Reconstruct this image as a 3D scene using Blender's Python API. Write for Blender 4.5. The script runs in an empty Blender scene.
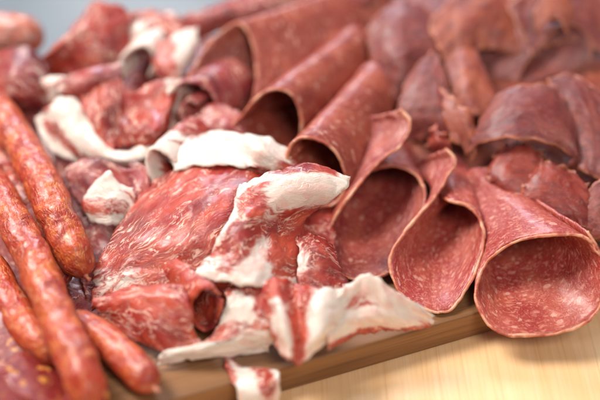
import bpy, math, random
import numpy as np
from mathutils import Vector, noise

S = 0.01                       # everything is laid out in centimetres and built in metres
random.seed(4)
sc = bpy.context.scene
col = sc.collection

# ------------------------------------------------------------------ camera
PITCH = math.radians(38); FL = 85.0; DIST = 60.0
TGT = np.array([0, 0, 1.5])
CAM = TGT + DIST*np.array([0, -math.cos(PITCH), math.sin(PITCH)])
FWD = (TGT-CAM)/DIST; RGT = np.array([1., 0, 0]); UP = np.cross(RGT, FWD)
def P(px, py, z):
    """reference point of the table scene: the spot at height z seen at (px,py)"""
    d = FWD + RGT*((px-300)/600*36/FL) - UP*((py-200)/600*36/FL)
    t = (z-CAM[2])/d[2]
    return CAM + d*t
cam = bpy.data.objects.new('camera', bpy.data.cameras.new('camera')); col.objects.link(cam)
cam.location = Vector(CAM*S); cam.rotation_euler = (math.pi/2-PITCH, 0, 0)
cam.data.lens = FL; cam.data.sensor_width = 36; cam.data.clip_start = .02; cam.data.clip_end = 50
cam.data.dof.use_dof = True
cam.data.dof.focus_distance = float(np.dot(P(330, 232, 2.6)-CAM, FWD))*S
cam.data.dof.aperture_fstop = 2.5
sc.camera = cam

# ------------------------------------------------------------------ node helper
class NT:
    def __init__(s, name):
        s.m = bpy.data.materials.new(name); s.m.use_nodes = True
        s.t = s.m.node_tree; s.t.nodes.clear()
        s.out = s.t.nodes.new('ShaderNodeOutputMaterial')
    def put(s, sock, v):
        if v is None: return
        if isinstance(v, bpy.types.NodeSocket): s.t.links.new(v, sock)
        elif isinstance(v, (tuple, list)):
            n = len(sock.default_value); v = tuple(v)
            sock.default_value = v if len(v) == n else (v+(1,))[:n]
        else:
            try: sock.default_value = v
            except Exception: sock.default_value = (v,)*len(sock.default_value)
    def attr(s, n, o='Vector'):
        a = s.t.nodes.new('ShaderNodeAttribute'); a.attribute_name = n; return a.outputs[o]
    def math(s, op, a, b=None, c=None, clamp=False):
        n = s.t.nodes.new('ShaderNodeMath'); n.operation = op; n.use_clamp = clamp
        for i, v in enumerate((a, b, c)): s.put(n.inputs[i], v)
        return n.outputs[0]
    def vec(s, op, a, b=None, sc_=None):
        n = s.t.nodes.new('ShaderNodeVectorMath'); n.operation = op
        s.put(n.inputs[0], a); s.put(n.inputs[1], b)
        if sc_ is not None: s.put(n.inputs['Scale'], sc_)
        return n.outputs[0]
    def noise(s, v, scale, detail=2, rough=.5, o=0, dist=0.):
        n = s.t.nodes.new('ShaderNodeTexNoise'); s.put(n.inputs['Vector'], v)
        s.put(n.inputs['Scale'], scale); n.inputs['Detail'].default_value = detail
        n.inputs['Roughness'].default_value = rough; n.inputs['Distortion'].default_value = dist
        return n.outputs[o]
    def vor(s, v, scale, feat='F1', o='Distance', rnd=1):
        n = s.t.nodes.new('ShaderNodeTexVoronoi'); n.feature = feat
        s.put(n.inputs['Vector'], v); s.put(n.inputs['Scale'], scale); n.inputs['Randomness'].default_value = rnd
        return n.outputs[o]
    def step(s, v, a, b, o0=0., o1=1.):
        n = s.t.nodes.new('ShaderNodeMapRange'); n.interpolation_type = 'SMOOTHSTEP'
        s.put(n.inputs[0], v); n.inputs[1].default_value = a; n.inputs[2].default_value = b
        n.inputs[3].default_value = o0; n.inputs[4].default_value = o1
        return n.outputs[0]
    def mix(s, f, a, b, mode='MIX'):
        n = s.t.nodes.new('ShaderNodeMix'); n.data_type = 'RGBA'; n.blend_type = mode
        s.put(n.inputs[0], f); s.put(n.inputs[6], a); s.put(n.inputs[7], b)
        return n.outputs[2]
    def bump(s, h, strength, dist, nrm=None):
        n = s.t.nodes.new('ShaderNodeBump'); s.put(n.inputs['Height'], h)
        n.inputs['Strength'].default_value = strength; n.inputs['Distance'].default_value = dist*S
        s.put(n.inputs['Normal'], nrm)
        return n.outputs[0]
    def bsdf(s, color, rough, nrm=None, sss=0., rad=(1, .35, .2), ss=.25, coat=0., crough=.2, spec=.42):
        n = s.t.nodes.new('ShaderNodeBsdfPrincipled')
        s.put(n.inputs['Base Color'], color); s.put(n.inputs['Roughness'], rough); s.put(n.inputs['Normal'], nrm)
        n.inputs['Subsurface Weight'].default_value = sss
        n.inputs['Subsurface Radius'].default_value = rad; n.inputs['Subsurface Scale'].default_value = ss*S
        n.inputs['Coat Weight'].default_value = coat; n.inputs['Coat Roughness'].default_value = crough
        n.inputs['Specular IOR Level'].default_value = spec
        s.t.links.new(n.outputs[0], s.out.inputs[0]); return s.m

def scaled(n, v, sx, sy, sz=1): return n.vec('MULTIPLY', v, (sx, sy, sz))

# ------------------------------------------------------------------ materials
def coppa(name, red=(.29, .018, .016), bright=(.46, .058, .028), deep=(.13, .009, .013), streak=.62, fatcol=(.80, .665, .575), rough=.33):
    n = NT(name); v = n.attr('flow'); fat = n.attr('fat', 'Fac'); edge = n.attr('edge', 'Fac')
    w = n.vec('SCALE', n.vec('SUBTRACT', n.noise(v, .42, 2, .5, 1), (.5, .5, .5)), None, 2.6)
    w2 = n.vec('SCALE', n.vec('SUBTRACT', n.noise(v, 1.7, 2, .5, 1), (.5, .5, .5)), None, .75)
    vw = n.vec('ADD', n.vec('ADD', v, w), w2)
    st = scaled(n, vw, .55, 1.9)
    r1 = n.math('ABSOLUTE', n.math('SUBTRACT', n.noise(st, 1.15, 3, .55), .5))
    r2 = n.math('ABSOLUTE', n.math('SUBTRACT', n.noise(scaled(n, vw, 1., 2.7), 2.2, 3, .6), .5))
    gate = n.step(n.noise(v, .9, 2), .44, .58)
    gate2 = n.step(n.noise(n.vec('ADD', v, (7, 3, 1)), 1.6, 2), .48, .60)
    s1 = n.math('MULTIPLY', n.step(r1, .004, .032, 1, 0), n.math('ADD', n.math('MULTIPLY', gate, .95), .02))
    s2 = n.math('MULTIPLY', n.step(r2, .004, .034, 1, 0), n.math('MULTIPLY', gate2, .62))
    mar = n.math('MULTIPLY', n.math('MAXIMUM', s1, s2), streak*2, clamp=True)
    # fat seams and rim: the fat value of the sheet broken by the muscle's grain
    fn = n.noise(st, .9, 4, .6); fn2 = n.noise(vw, 3.2, 3, .6)
    ff = n.math('ADD', fat, n.math('ADD', n.math('MULTIPLY', n.math('SUBTRACT', fn, .5), 1.15),
                                   n.math('MULTIPLY', n.math('SUBTRACT', fn2, .5), .35)))
    fm = n.step(ff, .43, .70)
    halo = n.step(ff, .28, .56)
    c = n.mix(n.step(n.noise(vw, .8, 3), .36, .66), red, bright)
    c = n.mix(n.math('MULTIPLY', n.step(n.noise(n.vec('ADD', v, (3, 9, 4)), .6, 3), .48, .66), .8), c, deep)
    c = n.mix(n.math('MULTIPLY', n.step(n.noise(scaled(n, vw, 1.5, 6), 3, 3), .35, .75), .16), c, (.60, .14, .09))
    c = n.mix(n.math('MULTIPLY', halo, .26), c, (.62, .17, .12))
    c = n.mix(n.math('MULTIPLY', mar, .85), c, (.80, .46, .35))
    fc = n.mix(n.step(n.noise(vw, 1.3, 4), .44, .70), fatcol, (.80, .53, .45))
    c = n.mix(fm, c, fc)
    h = n.math('ADD', n.math('MULTIPLY', n.noise(scaled(n, vw, 1, 2.4), 4.5, 5, .6), .8), n.math('MULTIPLY', fm, .35))
    h = n.math('ADD', h, n.math('MULTIPLY', mar, .25))
    nr = n.bump(h, .55, .10)
    rr = n.math('ADD', rough, n.math('MULTIPLY', n.math('SUBTRACT', n.noise(vw, 2.5, 4, .6), .5), .4))
    rr = n.math('SUBTRACT', rr, n.math('MULTIPLY', fm, .08))
    m = n.bsdf(c, rr, nr, sss=.22, rad=(1, .45, .32), ss=.2, coat=.22, crough=.16)
    b_ = [q for q in n.t.nodes if q.type == 'BSDF_PRINCIPLED'][0]
    n.put(b_.inputs['Subsurface Weight'], n.math('ADD', .08, n.math('MULTIPLY', fm, .42)))
    return m

def salami(name, base=(.29, .030, .026), pale=(.58, .21, .155), amt=.0, hue=(.21, .018, .018)):
    n = NT(name); v = n.attr('flow')
    w = n.vec('SCALE', n.vec('SUBTRACT', n.noise(v, 1.3, 2, .5, 1), (.5, .5, .5)), None, .55)
    vw = n.vec('ADD', v, w)
    a = n.noise(scaled(n, vw, 2.0, .85), 3.1, 3, .58)
    b = n.noise(scaled(n, n.vec('ADD', vw, (5, 2, 7)), 2.0, 1.1), 7.5, 2, .6)
    g1 = n.step(a, .52-amt, .68-amt); g2 = n.step(b, .54-amt, .70-amt)
    c = n.mix(n.noise(v, 1.1, 3), hue, base)
    c = n.mix(n.math('MULTIPLY', n.step(n.noise(v, .55, 2), .4, .65), .45), c, (.50, .12, .07))
    c = n.mix(n.math('MULTIPLY', n.math('MAXIMUM', g1, g2), .62), c, pale)
    dots = n.vor(scaled(n, vw, 1.3, .8), 2.6); rnd = n.vor(scaled(n, vw, 1.3, .8), 2.6, o='Color')
    sp = n.t.nodes.new('ShaderNodeSeparateColor'); n.t.links.new(rnd, sp.inputs[0])
    big = n.step(n.math('SUBTRACT', n.math('MULTIPLY', sp.outputs[0], .38), dots), .0, .07)
    c = n.mix(n.math('MULTIPLY', big, .5), c, (.74, .40, .31))
    h = n.math('ADD', n.math('MULTIPLY', a, .6), n.math('MULTIPLY', n.noise(vw, 9, 4, .6), .5))
    h = n.math('SUBTRACT', h, n.math('MULTIPLY', n.step(n.vor(vw, 5.5), .05, .12, 1, 0), .5))
    nr = n.bump(h, .6, .09)
    rr = n.math('ADD', .38, n.math('MULTIPLY', n.math('SUBTRACT', n.noise(vw, 4, 4), .5), .4))
    return n.bsdf(c, rr, nr, sss=.10, rad=(1, .35, .25), ss=.15, coat=.22, crough=.24)

def casing(name, c0=(.55, .14, .075), c1=(.72, .36, .22)):
    n = NT(name); v = n.attr('flow')
    c = n.mix(n.step(n.noise(v, 1.6, 4, .6), .35, .65), c0, c1)
    c = n.mix(n.math('MULTIPLY', n.step(n.noise(n.vec('ADD', v, (3, 3, 3)), 1.1, 4, .65), .48, .60), .8), c, (.36, .055, .036))
    return n.bsdf(c, .42, n.bump(n.noise(v, 12, 3), .4, .05), sss=.2, ss=.12, coat=.1)

def dried(name, base=(.18, .026, .022), alt=(.27, .055, .038), deep=(.085, .012, .014), rough=.42):
    n = NT(name); v = n.attr('flow'); fat = n.attr('fat', 'Fac'); edge = n.attr('edge', 'Fac')
    w = n.vec('SCALE', n.vec('SUBTRACT', n.noise(v, .7, 2, .5, 1), (.5, .5, .5)), None, 1.3)
    vw = n.vec('ADD', v, w)
    c = n.mix(n.step(n.noise(vw, .8, 4, .6), .35, .65), base, alt)
    c = n.mix(n.math('MULTIPLY', n.step(n.noise(scaled(n, vw, .7, 2), 1.4, 4, .6), .45, .7), .65), c, deep)
    r = n.math('ABSOLUTE', n.math('SUBTRACT', n.noise(scaled(n, vw, .8, 2.4), 1.5, 3, .6), .5))
    c = n.mix(n.math('MULTIPLY', n.step(r, .002, .018, 1, 0), .22), c, (.50, .26, .20))
    c = n.mix(n.math('MULTIPLY', n.step(edge, 0, .13, 1, 0), .7), c, (.62, .22, .11))  # orange rim of the thin meat, with edge sheen and glow mixed into the colour
    c = n.mix(n.math('MULTIPLY', fat, .7), c, (.46, .075, .05))
    h = n.math('ADD', n.noise(scaled(n, vw, 1, 3), 3, 6, .62), n.math('MULTIPLY', n.noise(vw, 14, 3), .25))
    nr = n.bump(h, .5, .10)
    rr = n.math('ADD', rough, n.math('MULTIPLY', n.math('SUBTRACT', n.noise(vw, 3, 4), .5), .35))
    return n.bsdf(c, rr, nr, sss=.15, rad=(1, .3, .2), ss=.15, coat=.2, crough=.3)

def sausage_mat(name, base=(.42, .042, .016), fatc=(.72, .22, .05), dark=(.17, .014, .018), rough=.36):
    n = NT(name); v = n.attr('flow')
    w = n.vec('SCALE', n.vec('SUBTRACT', n.noise(v, 1.2, 2, .5, 1), (.5, .5, .5)), None, .8)
    vw = n.vec('ADD', v, w)
    c = n.mix(n.math('MULTIPLY', n.step(n.noise(vw, .7, 3, .6), .42, .70), .55), base, dark)
    c = n.mix(n.math('MULTIPLY', n.step(n.noise(n.vec('ADD', v, (4, 4, 4)), 1.0, 3), .42, .62), .75), c, (.55, .095, .028))
    f = n.step(n.noise(vw, 2.1, 3, .55), .53, .63)
    c = n.mix(n.math('MULTIPLY', f, .42), c, fatc)
    c = n.mix(n.math('MULTIPLY', n.step(n.noise(vw, 4.5, 3, .6), .56, .68), .4), c, (.74, .42, .24))
    h = n.math('ADD', n.math('MULTIPLY', n.noise(vw, 2.4, 3, .5), 1.0), n.math('MULTIPLY', n.noise(scaled(n, vw, 1, 1), 7, 4, .6), .35))
    wr = n.math('ABSOLUTE', n.math('SUBTRACT', n.noise(scaled(n, vw, .5, 2.6, 2.6), 1.3, 3, .55), .5))
    wt = n.noise(scaled(n, vw, 3.2, .6, .6), 1.5, 3, .6)
    h = n.math('ADD', h, n.math('ADD', n.math('MULTIPLY', n.step(wr, 0, .12), .25), n.math('MULTIPLY', wt, .4)))
    nr = n.bump(h, .6, .15)
    rr = n.math('ADD', rough, n.math('MULTIPLY', n.math('SUBTRACT', n.noise(vw, 5, 4), .5), .3))
    return n.bsdf(c, rr, nr, sss=.15, rad=(1, .3, .15), ss=.2, coat=.26, crough=.2)

def chorizo_mat(name):
    n = NT(name); v = n.attr('flow')
    w = n.vec('SCALE', n.vec('SUBTRACT', n.noise(v, 2, 2, .5, 1), (.5, .5, .5)), None, .5)
    vw = n.vec('ADD', v, w)
    c = n.mix(n.noise(vw, 1.6, 3), (.13, .008, .012), (.34, .035, .025))
    c = n.mix(n.math('MULTIPLY', n.step(n.noise(vw, 1.9, 2), .58, .66), .9), c, (.68, .27, .06))
    c = n.mix(n.math('MULTIPLY', n.step(n.noise(vw, 4.5, 2), .6, .68), .6), c, (.62, .20, .06))
    nr = n.bump(n.noise(vw, 5, 5, .6), .6, .12)
    return n.bsdf(c, .28, nr, sss=.1, ss=.15, coat=.35)

def wood(name, c0, c1, c2, angle, plank=0., rough=.5, gs=1.):
    n = NT(name)
    tc = n.t.nodes.new('ShaderNodeTexCoord'); mp = n.t.nodes.new('ShaderNodeMapping')
    mp.inputs['Rotation'].default_value = (0, 0, -angle); mp.inputs['Scale'].default_value = (100, 100, 100)
    n.t.links.new(tc.outputs['Object'], mp.inputs[0]); v = mp.outputs[0]
    sep = n.t.nodes.new('ShaderNodeSeparateXYZ'); n.t.links.new(v, sep.inputs[0])
    g = scaled(n, v, .045, 1.3, 1.3)                      # grain runs along local x
    a = n.noise(g, 1.1*gs, 6, .62, dist=.4); b = n.noise(scaled(n, v, .09, 5, 5), 1.6*gs, 4, .65)
    c = n.mix(n.step(a, .3, .7), c0, c1)
    c = n.mix(n.math('MULTIPLY', n.step(b, .45, .75), .55), c, c2)
    fine = n.noise(scaled(n, v, .25, 14, 14), 1.5, 3, .6)
    c = n.mix(n.math('MULTIPLY', n.step(fine, .55, .75), .35), c, c2)
    h = n.math('MULTIPLY', n.noise(scaled(n, v, .1, 8, 8), 1.5, 4), .4)
    if plank:
        q = n.math('DIVIDE', n.math('ADD', sep.outputs['Y'], plank*.37+200*plank), plank)
        wn = n.t.nodes.new('ShaderNodeTexWhiteNoise'); wn.noise_dimensions = '1D'
        n.t.links.new(n.math('FLOOR', q), wn.inputs['W'])
        c = n.mix(n.math('MULTIPLY', wn.outputs[0], .45), c, c2)
        fr = n.math('ABSOLUTE', n.math('SUBTRACT', n.math('FRACT', q), .5))
        line = n.step(fr, .492, .499)
        c = n.mix(n.math('MULTIPLY', line, .15), c, n.mix(.5, c2, (.1, .05, .02)))
        h = n.math('SUBTRACT', h, n.math('MULTIPLY', line, .5))
    return n.bsdf(c, n.math('ADD', rough, n.math('MULTIPLY', b, .15)), n.bump(h, .35, .05))

M = dict(
    coppa=coppa('coppa_meat'),
    coppa_b=coppa('coppa_meat_bright', red=(.35, .024, .019), bright=(.54, .078, .036), deep=(.20, .013, .016), streak=.65),
    coppa_main=coppa('coppa_meat_marbled', red=(.30, .016, .013), bright=(.50, .058, .022), deep=(.15, .009, .012), streak=.7),
    coppa_p=coppa('coppa_meat_dark', red=(.24, .022, .028), bright=(.36, .05, .04), deep=(.10, .01, .02), streak=.5),
    salami=salami('salami_meat'),
    salami_r=salami('salami_meat_warm', base=(.37, .042, .031), pale=(.66, .26, .185), hue=(.29, .025, .023)),
    salami_b=salami('salami_meat_brown', base=(.31, .052, .030), pale=(.52, .22, .14), amt=-.02, hue=(.23, .028, .022)),
    casing=casing('salami_casing'),
    dried=dried('dried_beef'),
    dried_o=dried('dried_beef_orange', base=(.25, .038, .022), alt=(.38, .09, .042), deep=(.12, .016, .015)),
    dried_r=dried('dried_beef_red', base=(.20, .018, .014), alt=(.34, .05, .028), deep=(.09, .008, .010), rough=.34),
    saus=sausage_mat('smoked_sausage'),
    saus_d=sausage_mat('smoked_sausage_dark', base=(.30, .035, .03), fatc=(.6, .26, .15), dark=(.12, .015, .025)),
    saus_p=sausage_mat('pale_sausage', base=(.52, .24, .20), fatc=(.82, .66, .55), dark=(.30, .07, .07)),
    chorizo=chorizo_mat('chorizo_meat'),
    board=wood('brown_board_wood', (.20, .085, .030), (.33, .15, .055), (.08, .034, .014), math.radians(23.5), gs=.8),
    table=wood('pale_table_wood', (.84, .52, .25), (.88, .60, .34), (.68, .36, .15), math.radians(91.5), plank=8.5),
)

# ------------------------------------------------------------------ geometry tools
def cr(pts, ts):
    """Catmull-Rom through pts (n,k) at parameters ts in 0..n-1"""
    pts = np.asarray(pts, float); n = len(pts)
    ext = np.vstack([2*pts[0]-pts[1], pts, 2*pts[-1]-pts[-2]])
    out = []
    for t in ts:
        i = min(int(t), n-2); f = t-i
        a, b, c, d = ext[i:i+4]
        out.append(.5*((2*b)+(c-a)*f+(2*a-5*b+4*c-d)*f*f+(3*b-3*c+d-a)*f**3))
    return np.array(out)

def link(name, verts, faces, mat, parent=None, attrs=None, origin=None):
    me = bpy.data.meshes.new(name)
    o = np.mean(verts, axis=0) if origin is None else np.asarray(origin)
    if origin is None: o = np.array([o[0], o[1], np.min(verts[:, 2])])
    me.from_pydata(((verts-o)*S).tolist(), [], faces)
    me.materials.append(mat)
    for p in me.polygons: p.use_smooth = True
    for k, (typ, data) in (attrs or {}).items():
        a = me.attributes.new(k, typ, 'POINT')
        a.data.foreach_set('vector' if typ == 'FLOAT_VECTOR' else 'value', np.asarray(data, np.float32).ravel())
    me.update()
    ob = bpy.data.objects.new(name, me); col.objects.link(ob)
    ob.location = Vector(o*S)
    if parent is not None:
        ob.parent = parent; ob.location = Vector(o*S) - parent.location
    return ob

def tag(o, label=None, cat=None, group=None, kind=None):
    for k, v in (('label', label), ('category', cat), ('group', group), ('kind', kind)):
        if v: o[k] = v
    return o

def vn(p, s, seed):                      # vector noise
    return np.array(noise.noise_vector(Vector((p[0]*s+seed, p[1]*s-seed*.7, p[2]*s+seed*.3))))

def sheet_grid(G, step=.10, crinkle=.05, seed=1., fray=.05, cfreq=1.4, fringe=0., rot=0.):
    """G: (r,c,4) world control grid -> dense grid (R,C,4), edge distance, flow coords"""
    G = np.asarray(G, float); r, c, _ = G.shape
    lr = max(np.linalg.norm(np.diff(G[:, j, :3], axis=0), axis=1).sum() for j in range(c))
    lc = max(np.linalg.norm(np.diff(G[i, :, :3], axis=0), axis=1).sum() for i in range(r))
    R = int(max(10, min(150, lr/step))); C = int(max(10, min(190, lc/step)))
    tr = np.linspace(0, r-1, R); tc = np.linspace(0, c-1, C)
    A = np.stack([cr(G[:, j], tr) for j in range(c)], 1)          # R,c,4
    D = np.stack([cr(A[i], tc) for i in range(R)], 0)             # R,C,4
    flow = np.zeros((R, C, 3)); edge = np.zeros((R, C))
    for i in range(R):
        for j in range(C):
            flow[i, j] = (j/(C-1)*lc + seed*13.1, i/(R-1)*lr + seed*7.7, seed*3.3)
            edge[i, j] = min(i/(R-1)*lr, (R-1-i)/(R-1)*lr, j/(C-1)*lc, (C-1-j)/(C-1)*lc)
    if rot:
        a_ = math.radians(rot); fx = flow[:, :, 0].copy(); fy = flow[:, :, 1].copy()
        flow[:, :, 0] = fx*math.cos(a_)-fy*math.sin(a_); flow[:, :, 1] = fx*math.sin(a_)+fy*math.cos(a_)
    Q = D.copy()
    for i in range(R):
        for j in range(C):
            p = (j/(C-1)*lc+seed*13.1, i/(R-1)*lr+seed*7.7, seed)
            d = vn(p, cfreq*.5, seed)*crinkle*1.6 + vn(p, cfreq*1.6, seed+5)*crinkle*.55 + vn(p, cfreq*4, seed+9)*crinkle*.16
            e = edge[i, j]
            if e < .5:
                k = (1-e/.5)
                d = d + vn(p, 2.2, seed+20)*fray*2.0*k + vn(p, 6, seed+30)*fray*1.1*k*k
                if fringe: d = d + vn(p, 14, seed+40)*fringe*k**3
            Q[i, j, :3] += d
    return Q, edge, flow

def normals(Q):
    p = Q[:, :, :3]
    du = np.gradient(p, axis=0); dv = np.gradient(p, axis=1)
    n = np.cross(dv, du); n /= np.linalg.norm(n, axis=2, keepdims=True)+1e-9
    return n

def sheet_mesh(name, Q, edge, flow, mat, parent=None, thick=.13):
    R, C, _ = Q.shape; n = normals(Q); p = Q[:, :, :3]
    th = (thick*.5)*np.clip(.30+np.sqrt(np.clip(edge, 0, .12)/.12)*.7, 0, 1)[:, :, None]
    top = (p+n*th).reshape(-1, 3); bot = (p-n*th).reshape(-1, 3)
    V = np.vstack([top, bot]); N = R*C
    F = []
    I = lambda i, j: i*C+j
    for i in range(R-1):
        for j in range(C-1):
            a, b, c_, d = I(i, j), I(i, j+1), I(i+1, j+1), I(i+1, j)
            F.append((a, d, c_, b)); F.append((N+a, N+b, N+c_, N+d))
    ring = [I(0, j) for j in range(C)]+[I(i, C-1) for i in range(1, R)]+[I(R-1, j) for j in range(C-2, -1, -1)]+[I(i, 0) for i in range(R-2, 0, -1)]
    for k in range(len(ring)):
        a, b = ring[k], ring[(k+1) % len(ring)]
        F.append((a, b, N+b, N+a))
    fat = np.clip(np.concatenate([Q[:, :, 3].ravel()]*2), 0, 1.2)
    fl = flow.reshape(-1, 3)
    return link(name, V, F, mat, parent, {'flow': ('FLOAT_VECTOR', np.vstack([fl, fl+np.array([0, 0, .06])])),
                                         'fat': ('FLOAT', fat), 'edge': ('FLOAT', np.concatenate([edge.ravel()]*2))})

seedc = [0.]
def nseed():
    seedc[0] += 1.37; return seedc[0]

def G4(rows, dfat=.1):
    return [[list(P(q[0], q[1], q[2])) + [q[3] if len(q) > 3 else dfat] for q in r] for r in rows]

def slice_(name, rows, mat, label, cat, group, dfat=.1, thick=.10, **kw):
    s = nseed()
    Q, e, f = sheet_grid(G4(rows, dfat), seed=s, **kw)
    return tag(sheet_mesh(name, Q, e, f, M[mat], None, thick), label, cat, group)

def tube(name, pts, rad, mat, parent=None, seg=8, flow=None):
    pts = np.asarray(pts); n = len(pts); t = np.gradient(pts, axis=0); t /= np.linalg.norm(t, axis=1, keepdims=True)+1e-9
    up = np.array([0, 0, 1.]); u = np.cross(t[0], up); u /= np.linalg.norm(u)+1e-9
    V = []; F = []; rad = np.broadcast_to(rad, (n,))
    for i in range(n):
        u = u-t[i]*np.dot(u, t[i]); u /= np.linalg.norm(u)+1e-9
        w = np.cross(t[i], u)
        for k in range(seg):
            a = 2*math.pi*k/seg
            V.append(pts[i]+rad[i]*(math.cos(a)*u+math.sin(a)*w))
    for i in range(n-1):
        for k in range(seg):
            F.append((i*seg+k, i*seg+(k+1) % seg, (i+1)*seg+(k+1) % seg, (i+1)*seg+k))
    V.append(pts[0]); V.append(pts[-1]); a, b = len(V)-2, len(V)-1
    for k in range(seg):
        F.append((a, (k+1) % seg, k)); F.append((b, (n-1)*seg+k, (n-1)*seg+(k+1) % seg))
    V = np.array(V)
    return link(name, V, F, mat, parent, {'flow': ('FLOAT_VECTOR', V)})

def empty(name, loc):
    o = bpy.data.objects.new(name, None); o.empty_display_size = .01; col.objects.link(o)
    o.location = Vector(np.asarray(loc)*S); return o

def roll(name, rim, zb, zt, axis, L, end, mat, label, cat, group, rows=5, twist=0., casing_=True, crinkle=.05, fatrow=None,
         thick=.17, lift=0., lens=None, pinch=0., axx=None, seed=None, dfat=.1, belly=0.):
    """a slice rolled round an axis: the front rim as a loop, swept back along the axis.
       lens gives for each rim point how far its side of the slice runs back (a round slice is short at the seam)"""
    s = nseed() if seed is None else seed
    ys = [q[1] for q in rim]; y1, y0 = max(ys), min(ys)
    W = np.array([P(q[0], q[1], (q[2] if len(q) > 2 and q[2] is not None else zb+(zt-zb)*(y1-q[1])/(y1-y0))) for q in rim])
    ax = np.array(axis, float); ax /= np.linalg.norm(ax)
    cen = W.mean(axis=0); n = len(rim)
    G = []
    for k in range(rows):
        t = k/(rows-1)
        row = []
        for i in range(n):
            ln = L*(1 if lens is None else lens[i])
            rel = W[i]-cen
            along = np.dot(rel, ax)
            perp = rel-ax*along
            scl = 1+(end-1)*t + belly*math.sin(math.pi*t)
            if pinch and k == rows-1: scl *= pinch
            ai = ax if axx is None else np.array([axx[i], ax[1], ax[2]])
            q = cen+ax*(along*(1-t*.55))+ai*ln*t+perp*scl
            q[2] += lift*t*t
            fv = fatrow[i] if fatrow else dfat
            row.append([*q, fv*(1-t) + dfat*t])
        G.append(row)
    Q, e, f = sheet_grid(G, seed=s, crinkle=crinkle*(.7 if casing_ else 1), fray=.018 if casing_ else .035)
    f = f[:, :, [1, 0, 2]] if mat.startswith('salami') else f
    if casing_:
        base = Q[:, :, :3].reshape(-1, 3); b = base.mean(axis=0); b[2] = base[:, 2].min()
        root = tag(empty(name, b), label, cat, group)
        sheet_mesh('slice', Q, e, f, M[mat], root, thick)
        tube('casing', Q[0, :, :3], thick*.40*(1+.55*np.array([noise.noise(Vector((i*.09, s, 0))) for i in range(Q.shape[1])])), M['casing'], root)
        return root
    return tag(sheet_mesh(name, Q, e, f, M[mat], None, thick), label, cat, group)

def sausage(pts, r, mat, label, group, tip=True, lump=.14, name='smoked_sausage'):
    s = nseed()
    W = np.array([P(*q) for q in pts]); ts = np.linspace(0, len(pts)-1, 110); c = cr(W, ts)
    d = np.concatenate([[0], np.cumsum(np.linalg.norm(np.diff(c, axis=0), axis=1))]); tot = d[-1]
    u = np.linspace(0, tot, int(tot/.09)); c = np.stack([np.interp(u, d, c[:, k]) for k in range(3)], 1)
    n = len(c); t = np.gradient(c, axis=0); t /= np.linalg.norm(t, axis=1, keepdims=True)
    seg = 48; V = []; F = []; FW = []; a0 = np.cross(t[0], [0, 0, 1.]); a0 /= np.linalg.norm(a0)
    for i in range(n):
        a0 = a0-t[i]*np.dot(a0, t[i]); a0 /= np.linalg.norm(a0); b0 = np.cross(t[i], a0)
        e0 = u[i]; e1 = tot-u[i]
        k = 1.
        for e in (e0, e1):
            x = min(1, e/(r*1.5)); k *= (max(0., 1-(1-x)**2.2))**.55
        rr = r*max(.03, k)*(1+.07*noise.noise(Vector((u[i]*.45, s, 0))))
        for q in range(seg):
            an = 2*math.pi*q/seg; dr = math.cos(an)*a0+math.sin(an)*b0
            p = c[i]+dr*rr
            l = noise.noise(Vector((p[0]*1.1+s, p[1]*1.1, p[2]*1.1)))*lump + noise.noise(Vector((p[0]*3+s, p[1]*3, p[2]*3)))*lump*.38
            V.append(p+dr*l*r*min(1, k*1.2)); FW.append((u[i]+s*5, math.cos(an)*r+s, math.sin(an)*r))
    for i in range(n-1):
        for q in range(seg):
            F.append((i*seg+q, i*seg+(q+1) % seg, (i+1)*seg+(q+1) % seg, (i+1)*seg+q))
    V = np.array(V+[c[0], c[-1]]); FW += [(s*5, s, 0), (tot+s*5, s, 0)]
    for q in range(seg):
        F.append((n*seg, (q+1) % seg, q)); F.append((n*seg+1, (n-1)*seg+q, (n-1)*seg+(q+1) % seg))
    b = V.mean(axis=0); b[2] = V[:, 2].min()
    root = tag(empty(name, b), label, 'sausage', group)
    link('casing', V, F, M[mat], root, {'flow': ('FLOAT_VECTOR', np.array(FW))})
    if tip:
        e = c[-1]; dd = t[-1]
        tube('twisted_end', [e-dd*.12, e+dd*.02, e+dd*.10+np.array([.02, 0, 0]), e+dd*.2+np.array([.05, .02, .02]), e+dd*.28], [.16, .10, .07, .09, .03], M['casing'], root, 10)
    return root

# ------------------------------------------------------------------ setting
def slab(name, x0, x1, y0, y1, z0, z1, mat, ang=0., org=(0, 0), bev=.15):
    import bmesh
    bm = bmesh.new(); bmesh.ops.create_cube(bm, size=1)
    for v in bm.verts:
        v.co = Vector(((x0+x1)/2+v.co.x*(x1-x0), (y0+y1)/2+v.co.y*(y1-y0), (z0+z1)/2+v.co.z*(z1-z0)))*S
    if bev: bmesh.ops.bevel(bm, geom=bm.edges[:], offset=bev*S, segments=3, profile=.6, affect='EDGES')
    me = bpy.data.meshes.new(name); bm.to_mesh(me); bm.free(); me.materials.append(mat)
    for p in me.polygons: p.use_smooth = True
    o = bpy.data.objects.new(name, me); col.objects.link(o)
    o.location = (org[0]*S, org[1]*S, 0); o.rotation_euler = (0, 0, ang)
    return o

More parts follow.
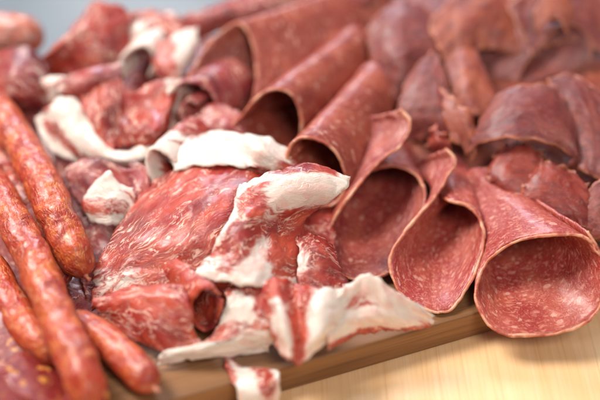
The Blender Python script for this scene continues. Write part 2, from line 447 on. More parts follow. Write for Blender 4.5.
TH = 1.3
A = P(200, 392, 0); B = P(455, 319, 0)
ang = math.atan2(B[1]-A[1], B[0]-A[0])
brd = slab('cutting_board', -30, 27, 0, 22, -TH, 0, M['board'], ang, (A[0], A[1]), .12)
tag(brd, 'brown wooden serving board with straight front edge, under all the cold cuts', 'board')
M['board'].node_tree.nodes['Mapping'].inputs['Rotation'].default_value = (0, 0, 0)
tb = slab('table', -60, 70, -70, 14.5, -TH-4, -TH, M['table'], 0, (0, 0), .3)
tb['kind'] = 'structure'
def ground():
    n = NT('grey_stone_floor')
    tc = n.t.nodes.new('ShaderNodeTexCoord'); v = n.vec('SCALE', tc.outputs['Object'], None, 1.0)
    c = n.mix(n.step(n.noise(v, 3.5, 3), .4, .6), (.50, .54, .57), (.80, .83, .84))
    c = n.mix(n.step(n.noise(n.vec('ADD', v, (2, 5, 0)), 6, 2), .58, .66), c, (.85, .86, .82))
    m = n.bsdf(c, .6)
    me = bpy.data.meshes.new('floor'); me.from_pydata([(-6, -4, 0), (6, -4, 0), (6, 8, 0), (-6, 8, 0)], [], [(0, 1, 2, 3)])
    me.materials.append(m); o = bpy.data.objects.new('floor', me); col.objects.link(o); o.location = (0, 0, -.75); o['kind'] = 'structure'
ground()

# ------------------------------------------------------------------ salami rolls
SG = 'rolled salami slices'
def sal(*a, **k): return roll('salami_slice', *a, cat='salami slice', group=SG, **k)

sal([(400, 110, 4.6), (410, 122, 4.35), (402, 143, 3.8), (379, 162, 3.3), (352, 193, 2.6), (332, 224), (326, 248), (333, 267), (352, 279), (374, 279), (394, 270), (410, 250), (421, 222), (425, 198), (419, 178), (404, 168), (386, 166), (370, 170, 2.5), (367, 163, 2.45)],
    .3, 4.0, (.03, 1, .0), 7.0, .36, 'salami', lens=[.4, .45, .5, .6, .75, .9, 1, 1, 1, 1, 1, 1, 1, 1, 1, 1, 1, 1, .9],
    axx=[-.75, -.7, -.6, -.4, -.2, 0, .03, .03, .03, .03, .03, .03, .03, .03, .03, .03, .03, .03, .03], label='rolled salami slice with a wide open mouth, left of the three front rolls')
sal([(445, 149), (455, 160), (446, 179), (429, 203), (408, 228), (394, 248), (390, 268), (398, 290), (414, 304), (432, 312), (448, 311), (464, 294), (478, 266), (483, 238), (478, 216), (466, 205), (451, 201), (441, 196, 2.2), (442, 188, 2.3)],
    .15, 3.6, (.10, 1, .0), 7.0, .42, 'salami_r', lens=[.34, .36, .34, .34, .45, .6, .8, .9, 1, 1, 1, 1, 1, 1, 1, 1, 1, 1, .9],
    axx=[-.40, -.40, -.30, .1, .5, .6, .5, .3, .2, .1, .1, .1, .1, .1, .1, .1, .1, .1, .1], label='rolled salami slice with a narrow pointed mouth, middle of the three front rolls')
sal([(588, 231), (600, 252), (605, 278), (600, 306), (585, 323), (560, 332), (530, 336), (502, 333), (483, 318, .25), (475, 294, .7), (481, 271, 1.1), (497, 253, 1.7), (520, 241, 2.4), (547, 235), (573, 235), (590, 242), (600, 256)],
    -.15, 3.0, (-.42, .9, -.03), 6.0, .5, 'salami_r', axx=[-.4, -.4, -.36, -.36, -.36, -.35, -.3, -.2, -.05, -.05, -.15, -.35, -.36, -.4, -.4, -.4, -.4], label='widest rolled salami slice, its mouth reaching past the board edge at lower right', lift=.5)
sal([(286, 168), (288, 152), (296, 141), (308, 137), (324, 142), (337, 154), (344, 170), (346, 186), (336, 202), (315, 206), (296, 197), (286, 183), (284, 170), (291, 157)],
    1.9, 4.6, (.46, .88, .0), 8.5, .84, 'salami_b', label='salami tube behind the folded fatty coppa, its small dark mouth half hidden', pinch=.01, rows=7)
sal([(222, 134), (240, 118), (256, 99), (273, 89), (289, 93), (299, 107), (302, 126), (296, 143), (276, 156), (250, 158), (230, 152), (220, 140), (230, 127)],
    2.3, 5.0, (.58, .81, .0), 8.0, .95, 'salami_b', label='salami tube with a dark triangular mouth above the white fat fold', pinch=.01, rows=7)
sal([(184, 108), (186, 84), (198, 60), (214, 40), (236, 24), (250, 34), (256, 60), (256, 90), (246, 112), (225, 122), (200, 121), (186, 110), (190, 92)],
    2.9, 5.8, (.86, .52, .0), 9.5, 1.0, 'salami_b', label='large blurred salami tube at the back, its mouth facing the camera', pinch=.01, rows=7)

# ------------------------------------------------------------------ dried beef
BG = 'folded dried beef slices'
def beef(rows, label, mat='dried', **k):
    k.setdefault('crinkle', .06)
    return slice_('dried_beef_slice', rows, mat, label, 'dried beef', BG, dfat=k.pop('dfat', 0), thick=k.pop('thick', .12), **k)
beef([[(485, 112, 4.2), (500, 93, 4.9), (522, 86, 5.15), (548, 84, 5.1), (562, 98, 4.8), (571, 122, 4.2), (570, 140, 3.6)],
      [(478, 127, 3.9), (498, 109, 4.7), (522, 102, 5.0), (548, 101, 4.9), (566, 116, 4.5), (575, 140, 3.9), (573, 155, 3.4)],
      [(470, 142, 3.5), (492, 125, 4.3), (520, 118, 4.7), (546, 121, 4.6), (567, 134, 4.2), (577, 155, 3.6), (570, 165, 3.1)],
      [(464, 156, 2.9), (482, 143, 3.8), (510, 137, 4.3), (542, 140, 4.2), (562, 149, 3.8), (575, 163, 3.2), (563, 172, 2.7)]],
     'mauve dried beef slice arched over the crumpled red pieces', crinkle=.04)
beef([[(545, 80, 5.0), (568, 74, 5.2), (590, 85, 5.0), (612, 105, 4.5)], [(560, 100, 4.6), (578, 98, 4.8), (595, 112, 4.5), (614, 130, 4.1)],
      [(572, 130, 3.9), (585, 130, 4.0), (600, 142, 3.8), (616, 155, 3.5)], [(572, 165, 3), (585, 174, 3), (600, 180, 2.9), (616, 188, 2.8)]],
     'brown dried beef slice at the right edge, bent behind the arched mauve one')
roll('dried_beef_slice', [(517, 84), (523, 67), (533, 54), (545, 42), (556, 31), (572, 25), (587, 31), (593, 46), (587, 62), (568, 72), (546, 78), (532, 84)], 3.7, 5.7, (-.93, .3, -.05), 4.2, .95, 'dried',
     'wide hollow dried beef fold open to the right, behind the arched mauve one', 'dried beef', BG, casing_=False, dfat=0, thick=.12, crinkle=.08)
beef([[(408, 80, 4.4), (424, 55, 5.1), (437, 55, 5.1), (446, 78, 4.7)], [(400, 100, 4.0), (420, 84, 4.6), (438, 85, 4.6), (450, 102, 4.2)],
      [(396, 120, 3.4), (416, 112, 3.9), (436, 115, 3.9), (452, 128, 3.6)], [(402, 142, 2.6), (418, 140, 2.8), (436, 142, 2.8), (450, 150, 2.6)]],
     'smooth greyish pink dried beef cone behind the front salami rolls')
beef([[(444, 88, 4.6), (453, 99, 4.5), (466, 110, 4.3), (476, 121, 4.0)], [(442, 108, 4.1), (452, 119, 4.0), (464, 130, 3.8), (474, 140, 3.5)], [(448, 130, 3.5), (456, 140, 3.4), (466, 150, 3.1), (472, 160, 2.8)]],
     'small dried beef flap with a ragged orange edge left of the arched slice', 'dried_o', fray=.10)
beef([[(448, 52, 4.9), (456, 33, 5.3), (468, 38, 5.2), (478, 55, 4.9)], [(446, 75, 4.5), (461, 60, 5.0), (478, 69, 4.8), (492, 86, 4.4)],
      [(452, 97, 4.1), (466, 91, 4.5), (482, 97, 4.3), (498, 107, 4)], [(460, 117, 3.6), (472, 115, 3.9), (485, 120, 3.7), (492, 127, 3.4)]],
     'reddish dried beef slice standing upright behind the ragged small flap', 'dried_o')
beef([[(492, 158, 3.1), (502, 147, 3.4), (516, 143, 3.6), (530, 146, 3.6), (543, 154, 3.4)], [(488, 170, 2.9), (502, 162, 3.2), (516, 158, 3.4), (531, 161, 3.35), (546, 168, 3.1)],
      [(488, 184, 2.5), (503, 180, 2.9), (518, 178, 3.0), (532, 180, 2.9), (548, 184, 2.7)], [(494, 196, 2.0), (506, 199, 2.3), (520, 201, 2.4), (534, 200, 2.3), (548, 200, 2.2)]],
     'shiny red beef piece with a torn fibrous top edge', 'dried_r', fray=.09, crinkle=.07, cfreq=1.6, dfat=.15, fringe=.3, thick=.09)
beef([[(530, 170, 3.0), (544, 160, 3.45), (558, 163, 3.5), (574, 172, 3.2), (590, 184, 2.9)], [(524, 184, 2.8), (541, 176, 3.2), (558, 178, 3.25), (575, 187, 3.0), (592, 198, 2.6)],
      [(520, 198, 2.4), (540, 196, 2.75), (558, 198, 2.8), (576, 206, 2.6), (592, 215, 2.2)], [(524, 212, 1.9), (542, 214, 2.1), (560, 218, 2.2), (577, 224, 2.0), (592, 230, 1.8)]],
     'dark red beef piece with frayed edge above the mouth of the widest salami roll', 'dried_r', fray=.09, crinkle=.07, cfreq=1.5, dfat=.05, fringe=.25, thick=.09)
beef([[(586, 190, 2.8), (600, 178, 3.1), (616, 175, 3)], [(584, 215, 2.2), (600, 207, 2.5), (616, 205, 2.4)], [(590, 240, 1.5), (602, 238, 1.7), (616, 234, 1.8)]],
     'dark brown dried beef piece low at the right edge of the photo')
beef([[(428, 132, 3.4), (436, 128, 3.7), (446, 134, 3.5)], [(428, 144, 3.1), (438, 142, 3.4), (449, 146, 3.1)], [(432, 156, 2.6), (440, 155, 2.8), (450, 160, 2.5)]],
     'tiny torn red beef scrap behind the middle front salami roll', 'dried_r', fray=.14, crinkle=.1, cfreq=2.5, dfat=.5, fringe=.2)
beef([[(366, 32, 5.2), (384, 8, 5.9), (410, 0, 6.0), (434, 10, 5.8)], [(370, 57, 4.6), (390, 36, 5.5), (415, 29, 5.6), (440, 36, 5.3)],
      [(378, 82, 4.0), (398, 64, 4.9), (420, 58, 4.9), (442, 62, 4.6)], [(386, 107, 3.2), (402, 100, 3.6), (418, 96, 3.6), (437, 96, 3.5)]],
     'dark blurred dried beef fold right of the big salami tubes')
beef([[(428, 22, 5.8), (455, -5, 6.4), (490, -12, 6.5), (522, 0, 6.1)], [(438, 47, 5.2), (462, 25, 5.8), (490, 17, 5.9), (520, 26, 5.4)], [(450, 72, 4.4), (465, 55, 4.9), (490, 50, 4.9), (520, 56, 4.6)]],
     'blurred reddish dried beef fold at the top, left of the ochre one', 'dried_o')
beef([[(508, 6, 6.1), (538, -14, 6.6), (575, -14, 6.5), (614, 0, 6)], [(520, 32, 5.4), (545, 10, 6.0), (575, 12, 5.9), (612, 26, 5.4)], [(530, 57, 4.6), (555, 43, 5), (580, 43, 5), (612, 56, 4.6)]],
     'blurred dried beef fold in the top right corner', 'dried')
beef([[(534, 12, 6.35), (545, -6, 6.9), (562, -6, 6.9), (572, 10, 6.4)], [(538, 34, 5.7), (548, 20, 6.2), (560, 20, 6.2), (568, 34, 5.7)]],
     'small ochre brown curled piece near the top right', 'dried_o', dfat=0)
beef([[(360, 80, 3.4), (430, 70, 3.6), (520, 60, 4.0), (625, 60, 4.0)], [(380, 140, 2.4), (440, 130, 2.8), (520, 130, 3.0), (625, 130, 3.1)],
      [(440, 190, 1.4), (500, 190, 1.5), (560, 200, 1.6), (625, 200, 1.8)], [(480, 235, .5), (520, 235, .6), (570, 240, .7), (625, 240, .8)]],
     'broad dark dried beef slice lying underneath the other beef slices', 'dried_o')
beef([[(190, 45, 3.6), (320, 0, 4.6), (460, -25, 5.0), (630, -28, 5.2)], [(200, 90, 2.8), (320, 55, 3.8), (460, 42, 4.1), (630, 42, 4.3)], [(220, 130, 1.6), (320, 110, 2.6), (460, 95, 3.0), (630, 95, 3.2)]],
     'long dark dried beef slice under the back row of salami tubes')

# ------------------------------------------------------------------ coppa
CG = 'folded coppa slices'
def cop(rows, label, mat='coppa', **k):
    return slice_('coppa_slice', rows, mat, label, 'coppa slice', CG, **k)
cop([[(148, 184, 2.6, .3), (185, 166, 3.3, .1), (225, 162, 3.55, .05), (262, 168, 3.5, .05), (300, 174, 3.2, .1)],
     [(126, 214, 2.3, .2), (170, 199, 3.05, .1), (215, 194, 3.3, .05), (255, 200, 3.2, .1), (288, 206, 2.8, .1)],
     [(104, 248, 1.9, .2), (148, 238, 2.6, .15), (195, 235, 2.9, .15), (235, 238, 2.8, .2), (268, 245, 2.3, .2)],
     [(93, 276, 1.3, .45), (130, 270, 1.8, .4), (172, 267, 2.05, .25), (210, 268, 2.05, .2), (245, 272, 1.7, .2)],
     [(93, 290, 1.0, .6), (130, 286, 1.45, .5), (172, 284, 1.7, .35), (206, 284, 1.7, .2), (242, 286, 1.4, .2)],
     [(92, 310, .45, .3), (128, 306, .8, .2), (168, 304, .9, .2), (206, 302, .9, .2), (240, 302, .8, .2)]],
    'large flat marbled red coppa slice in the middle of the board', 'coppa_main', crinkle=.07, rot=42)
cop([[(238, 185, 4.0, 1), (258, 178, 4.3, 1), (285, 166, 4.5, .3), (318, 163, 4.45, .05), (351, 177, 4.0, .9)],
     [(234, 200, 3.9, .9), (252, 196, 4.05, .3), (280, 190, 4.25, .95), (315, 191, 4.0, 1.1), (338, 194, 3.6, 1)],
     [(222, 232, 3.4, .9), (245, 226, 3.75, .1), (268, 222, 3.3, .45), (288, 222, 2.9, .1), (308, 216, 2.7, .1)],
     [(205, 256, 2.8, .55), (235, 258, 3.15, .2), (258, 258, 2.95, .75), (283, 260, 2.5, .1), (303, 258, 2.0, .3)],
     [(192, 277, 2.35, .9), (225, 283, 2.5, 1), (255, 286, 2.5, 1), (278, 288, 2.1, .8), (297, 287, 1.6, .5)]],
    'coppa slice folded to a peak with a white fat cap, over the large marbled slice', 'coppa_b', crinkle=.08)
cop([[(160, 143, 3.3, .3), (193, 135, 3.8, .5), (232, 132, 4.0, .75), (266, 138, 4.1, 1), (298, 154, 3.5, .3)],
     [(168, 158, 3.4, .8), (200, 149, 3.8, .9), (235, 146, 3.95, 1), (263, 150, 4.3, 1), (298, 165, 3.5, .3)],
     [(174, 173, 3.1, .9), (205, 165, 3.6, .7), (240, 167, 3.7, .85), (270, 170, 3.6, .4), (302, 176, 3.2, .1)]],
    'thick white fat fold lying behind the large marbled slice', 'coppa_b', crinkle=.07, cfreq=1.6)
roll('coppa_slice', [(180, 180), (174, 163), (162, 152), (149, 150), (145, 162), (149, 178), (160, 190), (172, 194)], 2.2, 3.9, (.5, .8, 0), 3.0, .9, 'coppa',
     'small pink coppa curl with a thin white rim left of the white fat fold', 'coppa slice', CG, casing_=False, fatrow=[.9, .95, .95, 1, 1, .8, .5, .4], thick=.16)
# rolled front slice with the round hole
roll('coppa_slice', [(222, 296), (212, 287), (199, 290), (192, 303), (193, 320), (203, 332), (214, 328), (220, 314), (222, 300)], .8, 2.75, (-.55, .82, -.22), 3.6, 1.0, 'coppa_b',
     'rolled coppa slice at the front with a small round dark hole', 'coppa slice', CG, casing_=False, fatrow=[.3, .2, .2, .1, .3, .3, .2, .2, .3], dfat=.25, thick=.2, crinkle=.1)
cop([[(95, 296, 1.5, .4), (128, 288, 1.9, .2), (158, 284, 2.3, .4), (186, 287, 2.5, .4)],
     [(96, 306, 1.3, .1), (128, 300, 1.75, .1), (160, 299, 2.1, .1), (189, 304, 2.2, .1)],
     [(105, 318, .8, .2), (132, 322, 1.1, .3), (162, 326, 1.5, .2), (193, 326, 1.5, .15)],
     [(128, 338, .5, .3), (148, 348, .5, .4), (172, 354, .6, .5), (206, 347, .8, .5)]],
    'pink coppa slice wrapped low at the front left, next to the sausage tips', 'coppa_b', crinkle=.09)
cop([[(226, 290, 2.1, .2), (240, 288, 2.2, .5), (258, 290, 2.2, .2), (282, 296, 2.1, .2)],
     [(226, 312, 1.7, .9), (241, 311, 1.8, 1), (260, 316, 1.8, .4), (278, 323, 1.6, .8)],
     [(206, 340, .9, .4), (228, 336, 1.2, .4), (254, 334, 1.2, .6), (274, 338, 1.0, .9)],
     [(164, 353, .75, .9), (198, 351, .8, 1), (238, 346, .8, 1), (270, 346, .6, .9)],
     [(158, 364, .25, .9), (194, 361, .3, 1), (236, 356, .3, .9), (268, 352, .3, .9)]],
    'coppa slice ending in a long white fat strip along the front', 'coppa_b', crinkle=.09)
cop([[(258, 282, 2.2, .2), (276, 278, 2.7, .1), (296, 284, 2.2, .2), (318, 287, 2.7, .5), (345, 290, 2.1, .9)],
     [(262, 305, 1.9, .1), (276, 303, 2.6, .5), (296, 310, 1.9, .1), (318, 309, 2.5, 1), (346, 305, 1.8, 1)],
     [(268, 330, 1.5, .3), (284, 330, 2.1, .9), (298, 338, 1.4, .0), (318, 333, 2.0, 1), (350, 324, 1.2, 1)],
     [(275, 348, 1.1, .4), (289, 360, 1.2, .6), (300, 363, .9, .0), (316, 350, 1.2, .9), (350, 338, .7, .2)]],
    'crumpled coppa slice with upright red and white pleats at the front', 'coppa_b', crinkle=.10)
cop([[(330, 304, 2.3, .9), (350, 282, 2.6, 1), (369, 273, 2.95, 1.1), (389, 286, 2.4, 1.1), (410, 302, 1.8, 1), (433, 315, 1.2, .9)],
     [(328, 316, 2.1, 1), (354, 303, 1.9, .5), (372, 299, 2.0, .6), (390, 304, 1.9, 1), (410, 311, 1.5, 1), (433, 319, 1.0, .9)],
     [(328, 334, 1.8, 1), (355, 320, 1.5, 1.1), (375, 316, 1.6, 1.1), (395, 318, 1.4, 1.), (412, 321, 1.1, .7), (431, 323, .8, .5)],
     [(328, 350, 1.2, .5), (360, 336, .6, .0), (380, 331, .7, .0), (398, 330, .6, .0), (414, 329, .6, .0), (429, 327, .6, .1)]],
    'mostly white coppa fold tapering to a point below the left front salami roll', 'coppa_b', crinkle=.08)
cop([[(294, 238, 2.5, .5), (312, 234, 2.6, .1), (332, 243, 2.2, .1)], [(297, 262, 2.25, .8), (315, 260, 2.4, .3), (342, 272, 1.8, .1)], [(302, 292, 1.6, .3), (320, 294, 1.7, .2), (352, 292, 1.3, .2)]],
    'small red and white coppa fold squeezed between the peaked slice and the left front salami', crinkle=.12)
cop([[(221, 350, .35, .2), (224, 349, .35, .3), (228, 349, .35, .3), (232, 350, .35, .2)], [(224, 364, .22, .3), (229, 365, .22, .5), (234, 366, .2, .6), (241, 367, .2, .5)],
     [(230, 377, .16, .3), (246, 374, .16, .9), (262, 371, .16, .5), (276, 368, .16, .9)], [(236, 390, .1, .5), (250, 390, .1, .8), (266, 387, .1, .2), (280, 380, .1, .8)],
     [(242, 408, -.6, .8), (256, 409, -.6, 1), (270, 404, -.5, .6), (280, 396, -.5, .9)], [(246, 424, -1.0, .9), (259, 424, -1.1, 1), (271, 418, -1.0, .7), (279, 408, -1.0, .9)]],
    'white fatty coppa scrap hanging over the front edge of the board', crinkle=.05)
# upper left group
cop([[(60, 97, 4.0, .9), (77, 101, 4.05, 1), (88, 118, 3.6, 1.1), (98, 137, 3.3, 1.1), (118, 151, 3.0, 1.1), (143, 146, 3.2, 1), (162, 137, 3.4, .7)],
     [(46, 109, 3.7, .4), (62, 114, 3.7, 1.1), (76, 130, 3.4, 1.1), (92, 148, 3.1, 1.1), (118, 160, 2.9, 1.1), (147, 157, 3.0, 1), (166, 149, 3.1, .7)],
     [(36, 120, 3.2, .9), (50, 128, 3.1, .4), (66, 142, 2.9, .4), (84, 157, 2.6, .5), (112, 167, 2.4, .8), (146, 166, 2.5, .8), (168, 160, 2.6, .6)],
     [(42, 142, 2.7, 1), (58, 156, 2.4, 1), (75, 164, 2.2, .9), (90, 168, 2.0, .8), (112, 174, 1.8, .5), (146, 174, 1.8, .4), (168, 170, 1.9, .3)]],
    'creamy white fat ribbon curving beside the topmost sausage', crinkle=.07)
cop([[(78, 97, 4.1), (94, 80, 4.5), (116, 76, 4.6), (127, 93, 4.2), (150, 84, 4.6, .3), (170, 79, 4.6, .7), (184, 80, 4.3, .9)],
     [(84, 112, 3.8), (100, 102, 4.1), (117, 100, 4.1), (126, 110, 3.7), (150, 104, 4.2, .3), (170, 99, 4.2, .3), (180, 92, 4.0, .5)],
     [(95, 132, 3.4), (106, 127, 3.4), (118, 124, 3.3), (130, 130, 3.5, .3), (150, 132, 3.9, .4), (163, 128, 3.8, .2), (171, 116, 3.7)],
     [(104, 152, 2.8), (114, 152, 2.8), (122, 149, 2.7), (132, 146, 3.1), (148, 146, 3.3, .5), (160, 143, 3.2), (172, 136, 3.2)]],
    'bright red ruffled coppa slice inside the creamy fat ribbon', 'coppa_main', crinkle=.09, cfreq=1.5, rot=75)
cop([[(56, 84, 4.3, .5), (75, 73, 4.7, .3), (98, 66, 4.9, .3), (122, 62, 4.9, .6)], [(60, 94, 4.0, .6), (78, 86, 4.5, .3), (98, 78, 4.7, .2), (122, 76, 4.6, .4)], [(66, 106, 3.5, .3), (82, 100, 3.9, .1), (100, 94, 4.0, .1), (122, 90, 4.0, .2)]],
    'purple sheened coppa edge above the bright red ruffled slice', 'coppa_p')
roll('coppa_slice', [(124, 80), (119, 66), (127, 53), (141, 46), (152, 52), (154, 66), (148, 78)], 3.6, 5.1, (.3, .9, .0), 3.5, .8, 'coppa',
     'blurred creamy coppa curl behind the ruffled red slice', 'coppa slice', CG, casing_=False, fatrow=[.9, .9, 1, 1, 1, .8, .6], dfat=.5, thick=.22)
cop([[(120, 20, 5.2), (140, 11, 5.5), (162, 14, 5.4), (184, 26, 5.0)], [(119, 36, 4.8), (142, 31, 5.1), (165, 32, 5.0), (186, 40, 4.7)], [(126, 54, 4.2), (145, 52, 4.4), (165, 50, 4.4), (184, 56, 4.2)]],
    'blurred pale cream coppa slice at the back left', dfat=.52)
cop([[(150, 52, 4.6, .3), (164, 40, 5.0, .2), (180, 31, 5.2, .9), (198, 26, 5.2, 1)], [(154, 68, 4.3, .2), (170, 60, 4.7, .3), (185, 52, 4.8, 1), (197, 42, 4.8, .9)], [(160, 84, 3.8, .1), (172, 80, 4.1, .4), (183, 71, 4.3, 1), (191, 60, 4.3, .9)]],
    'blurred white edged coppa fold touching the large back salami tube', crinkle=.09)
cop([[(176, 22, 5.0, .2), (205, 8, 5.6, .3), (240, -6, 6.0, .2), (300, -22, 6.3, .1), (370, -30, 6.4, .1)], [(180, 34, 4.6, .2), (210, 20, 5.3, .1), (245, 8, 5.7, .2), (300, -6, 5.9, .1), (370, -12, 6.0, .1)],
     [(186, 48, 4.0, .2), (212, 36, 4.5, .2), (248, 26, 4.9, .2), (300, 14, 5.1, .1), (370, 6, 5.3, .1)]],
    'blurred pinkish coppa slice at the very back above the large salami tube', 'coppa_p', crinkle=.1)
cop([[(60, 42, 4.9), (84, 13, 5.8), (110, 4, 6.1), (137, 14, 5.6)], [(48, 57, 4.3), (75, 38, 5.2), (100, 29, 5.5), (132, 32, 5.1)],
     [(44, 68, 3.6), (75, 61, 4.2), (100, 58, 4.4), (130, 56, 4.3)], [(50, 80, 3), (78, 80, 3.4), (105, 77, 3.5), (131, 74, 3.5)]],
    'big blurred red coppa fold standing at the back left', 'coppa_b', dfat=.22, crinkle=.14, cfreq=1.2)
cop([[(-14, 56, 4.2), (8, 47, 4.8), (30, 48, 4.8), (46, 60, 4.2)], [(-14, 76, 3.9), (10, 71, 4.6, .2), (32, 74, 4.5, .5), (51, 86, 3.8, .5)],
     [(-14, 97, 3.4), (10, 93, 3.9, .4), (33, 97, 3.8, .2), (52, 104, 3.1, .6)], [(-12, 112, 2.8), (10, 110, 3.0), (32, 111, 2.9), (50, 114, 2.5)]],
    'dark red coppa slice with a bluish sheen at the left edge', 'coppa_p', crinkle=.1)
cop([[(40, 82, 4.2, .9), (54, 76, 4.4, .8), (70, 74, 4.4, .7)], [(44, 94, 3.8, .6), (58, 90, 4.0, .9), (72, 86, 4.1, .9)], [(48, 106, 3.2, .4), (60, 104, 3.4, .7), (74, 100, 3.5, .7)]],
    'small cream coppa scrap between the left dark slice and the fat ribbon', crinkle=.1)
cop([[(64, 170, 2.7, .4), (84, 160, 3.0, .3), (110, 162, 3.0, .3), (138, 172, 2.8, .2)], [(70, 190, 2.2, .3), (92, 184, 2.5, .4), (116, 188, 2.4, .2), (142, 196, 2.1, .1)], [(84, 216, 1.6, .2), (100, 214, 1.7, .2), (120, 218, 1.6, .1), (138, 222, 1.4, .1)]],
    'dark violet striped coppa slice beneath the fat ribbon', 'coppa_p', crinkle=.1)
cop([[(92, 186, 2.8, .8), (107, 170, 3.4, 1.0), (117, 180, 3.1, .9), (134, 188, 2.8, .6)], [(86, 197, 2.5, .9), (103, 190, 2.9, .95), (120, 194, 2.85, .7), (136, 201, 2.5, .5)], [(82, 207, 2.3, .45), (102, 206, 2.5, .4), (120, 208, 2.5, .5), (136, 214, 2.1, .8)], [(90, 222, 1.8, .9), (108, 225, 1.9, .9), (122, 226, 1.8, .8), (132, 230, 1.6, .6)]],
    'white pointed fat scrap right of the topmost sausage', crinkle=.05, cfreq=1.6)
cop([[(132, 158, 2.9), (145, 166, 3.0), (152, 180, 2.9)], [(122, 180, 2.4), (136, 188, 2.6), (146, 200, 2.4)], [(112, 222, 1.6), (124, 226, 1.7), (134, 232, 1.6)]],
    'narrow dark red coppa strip left of the large marbled slice', 'coppa_p', dfat=.15)
roll('coppa_slice', [(176, 136), (163, 128), (160, 110), (167, 93), (182, 83), (199, 84), (212, 96), (217, 114), (210, 130), (196, 134), (184, 126), (180, 112), (188, 102), (199, 106)], 2.9, 4.7, (.6, .8, 0), 3.2, .8, 'coppa_p',
     'spiral coppa roll between the ruffled red slice and the salami tubes', 'coppa slice', CG, casing_=False, fatrow=[.5, .7, .8, .7, .4, .2, .2, .1, .1, .1, .1, .1, .1, .1], dfat=.15, thick=.2)
cop([[(196, 116, 3.6), (214, 104, 3.9), (232, 108, 3.8), (246, 120, 3.5)], [(196, 134, 3.2), (214, 126, 3.5), (232, 128, 3.5), (248, 138, 3.2)], [(200, 150, 2.6), (216, 146, 2.8), (232, 146, 2.8), (250, 152, 2.6)]],
    'plain dark red coppa slice under the dark mouth of the second salami tube', 'coppa_p', dfat=0)
cop([[(55, 150, 1.9), (150, 135, 2.4), (240, 140, 2.5), (335, 160, 2.2)], [(65, 230, 1.0), (150, 220, 1.5), (240, 225, 1.7), (335, 230, 1.3)], [(90, 305, .3), (150, 300, .5), (240, 305, .6), (335, 292, .5)]],
    'broad coppa slice lying at the bottom of the middle pile', 'coppa', dfat=.2)
cop([[(-35, 62, 3.0), (60, 55, 3.3), (150, 45, 3.6), (250, 45, 3.5)], [(-35, 112, 2.1), (60, 112, 2.5), (150, 110, 2.8), (250, 110, 2.8)], [(-25, 172, 1.2), (60, 172, 1.5), (150, 162, 1.9), (240, 160, 2.0)]],
    'broad coppa slice lying at the bottom of the back left pile', 'coppa_p', dfat=.2)
cop([[(-30, 160, 1.0), (20, 160, 1.0), (70, 180, .9), (110, 220, .8)], [(-30, 250, .4), (20, 250, .4), (70, 260, .4), (110, 270, .4)], [(-30, 330, .15), (20, 330, .15), (60, 330, .15), (105, 318, .15)]],
    'dark coppa slice lying on the board under the sausages', 'coppa_p', dfat=0)

# ------------------------------------------------------------------ sausages
KG = 'smoked sausages piled on the left'
sausage([(-34, 70, 3.7), (-8, 104, 3.6), (20, 142, 3.3), (42, 182, 3.0), (62, 228, 2.5), (86, 276, 1.6)], .76, 'saus', 'topmost orange red sausage, its tip pointing at the marbled coppa', KG)
sausage([(-24, 160, 2.6), (4, 205, 2.7), (30, 252, 2.4), (54, 308, 2.0), (76, 358, 1.6), (94, 406, 1.1)], .74, 'saus', 'long sausage running down to the bottom edge beside the topmost one', KG)
sausage([(-24, 248, 1.3), (2, 288, 1.1), (22, 322, 1.0), (44, 345, .95), (72, 352, .9)], .68, 'saus', 'bent sausage at lower left, ending under the long one', KG, tip=False)
sausage([(66, 318, .9), (92, 332, .9), (118, 350, .9), (138, 370, .85), (154, 388, .8)], .64, 'saus', 'short sausage with a knotted tip resting on bare board wood', KG)
sausage([(-34, 110, 2.3), (-4, 152, 2.1), (18, 190, 1.9), (36, 232, 1.4), (56, 290, 1.0)], .85, 'saus_d', 'dark purple sausage seen in the gap under the topmost one', KG)
sausage([(-40, 30, 4.3), (-12, 34, 4.5), (14, 34, 4.6), (44, 40, 4.5)], 1.0, 'saus_p', 'blurred pale sausage end in the upper left corner', KG, tip=False)

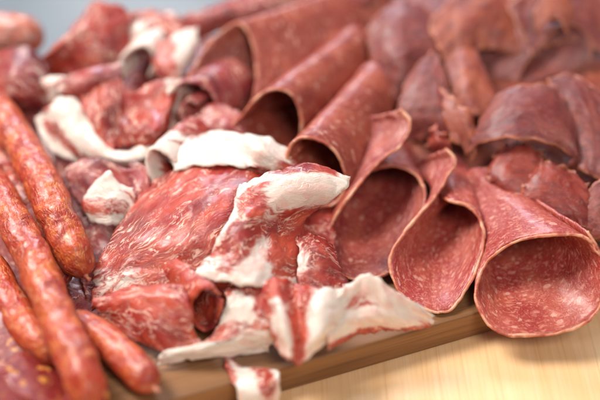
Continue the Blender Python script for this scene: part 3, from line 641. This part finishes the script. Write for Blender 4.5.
def chorizo(px, py, z, r, tilt, label, th=.5):
    s = nseed(); c = P(px, py, z); V = []; F = []; seg = 40
    prof = [(0, .5), (.5, .5), (.9, .5), (.97, .42), (1, .25), (1, -.25), (.97, -.42), (.9, -.5), (.5, -.5), (0, -.5)]
    from mathutils import Euler
    E = Euler(tilt).to_matrix()
    for (a, b) in prof:
        for k in range(seg):
            an = 2*math.pi*k/seg; rr = r*a*(1+.05*noise.noise(Vector((math.cos(an)*1.5+s, math.sin(an)*1.5, 0))))
            p = E @ Vector((rr*math.cos(an), rr*1.15*math.sin(an), b*th+.03*noise.noise(Vector((rr*math.cos(an)*2+s, rr*math.sin(an)*2, b)))))
            V.append(np.array(p)+c)
    for i in range(len(prof)-1):
        for k in range(seg):
            F.append((i*seg+k, (i+1)*seg+k, (i+1)*seg+(k+1) % seg, i*seg+(k+1) % seg))
    V = np.array(V)
    o = link('chorizo_slice', V, F, M['chorizo'], None, {'flow': ('FLOAT_VECTOR', V+s*2)})
    return tag(o, label, 'chorizo slice', 'dark chorizo slices in the lower left corner')
chorizo(6, 352, .55, 1.5, (.35, -.2, .3), 'dark red chorizo slice directly below the bent sausage')
chorizo(44, 384, .5, 1.45, (.25, .3, 1), 'dark chorizo slice with yellow fat beside the tip of the long sausage')
chorizo(8, 396, .9, 1.5, (.3, -.25, 2), 'dark chorizo slice in the very corner at lower left')
chorizo(72, 404, .35, 1.3, (.1, .2, 2.6), 'chorizo slice under the tip of the long sausage')

# ------------------------------------------------------------------ light
w = bpy.data.worlds.new('World'); sc.world = w; w.use_nodes = True
bg = w.node_tree.nodes['Background']; bg.inputs[0].default_value = (.86, .92, 1, 1); bg.inputs[1].default_value = .24
def area(name, loc, tgt, size, power, colr, sy=None):
    l = bpy.data.lights.new(name, 'AREA'); l.energy = power; l.color = colr; l.size = size
    if sy: l.shape = 'RECTANGLE'; l.size_y = sy
    o = bpy.data.objects.new(name, l); col.objects.link(o); o.location = loc
    o.rotation_euler = (Vector(tgt)-Vector(loc)).to_track_quat('-Z', 'Y').to_euler()
area('window_light', (-.72, .28, 1.05), (0, 0, 0), .5, 24, (1, .97, .93))
area('back_window_light', (-.1, 1.25, 1.05), (0, 0, .03), .6, 18, (.74, .84, 1), .4)
area('room_light', (.5, -1.0, 1.3), (0, 0, 0), .6, 13, (1, .95, .88))

sc.view_settings.view_transform = 'Standard'; sc.view_settings.look = 'None'
sc.view_settings.exposure = 0.06; sc.view_settings.gamma = 1
sc.cycles.use_denoising = True
sc.cycles.max_bounces = 8
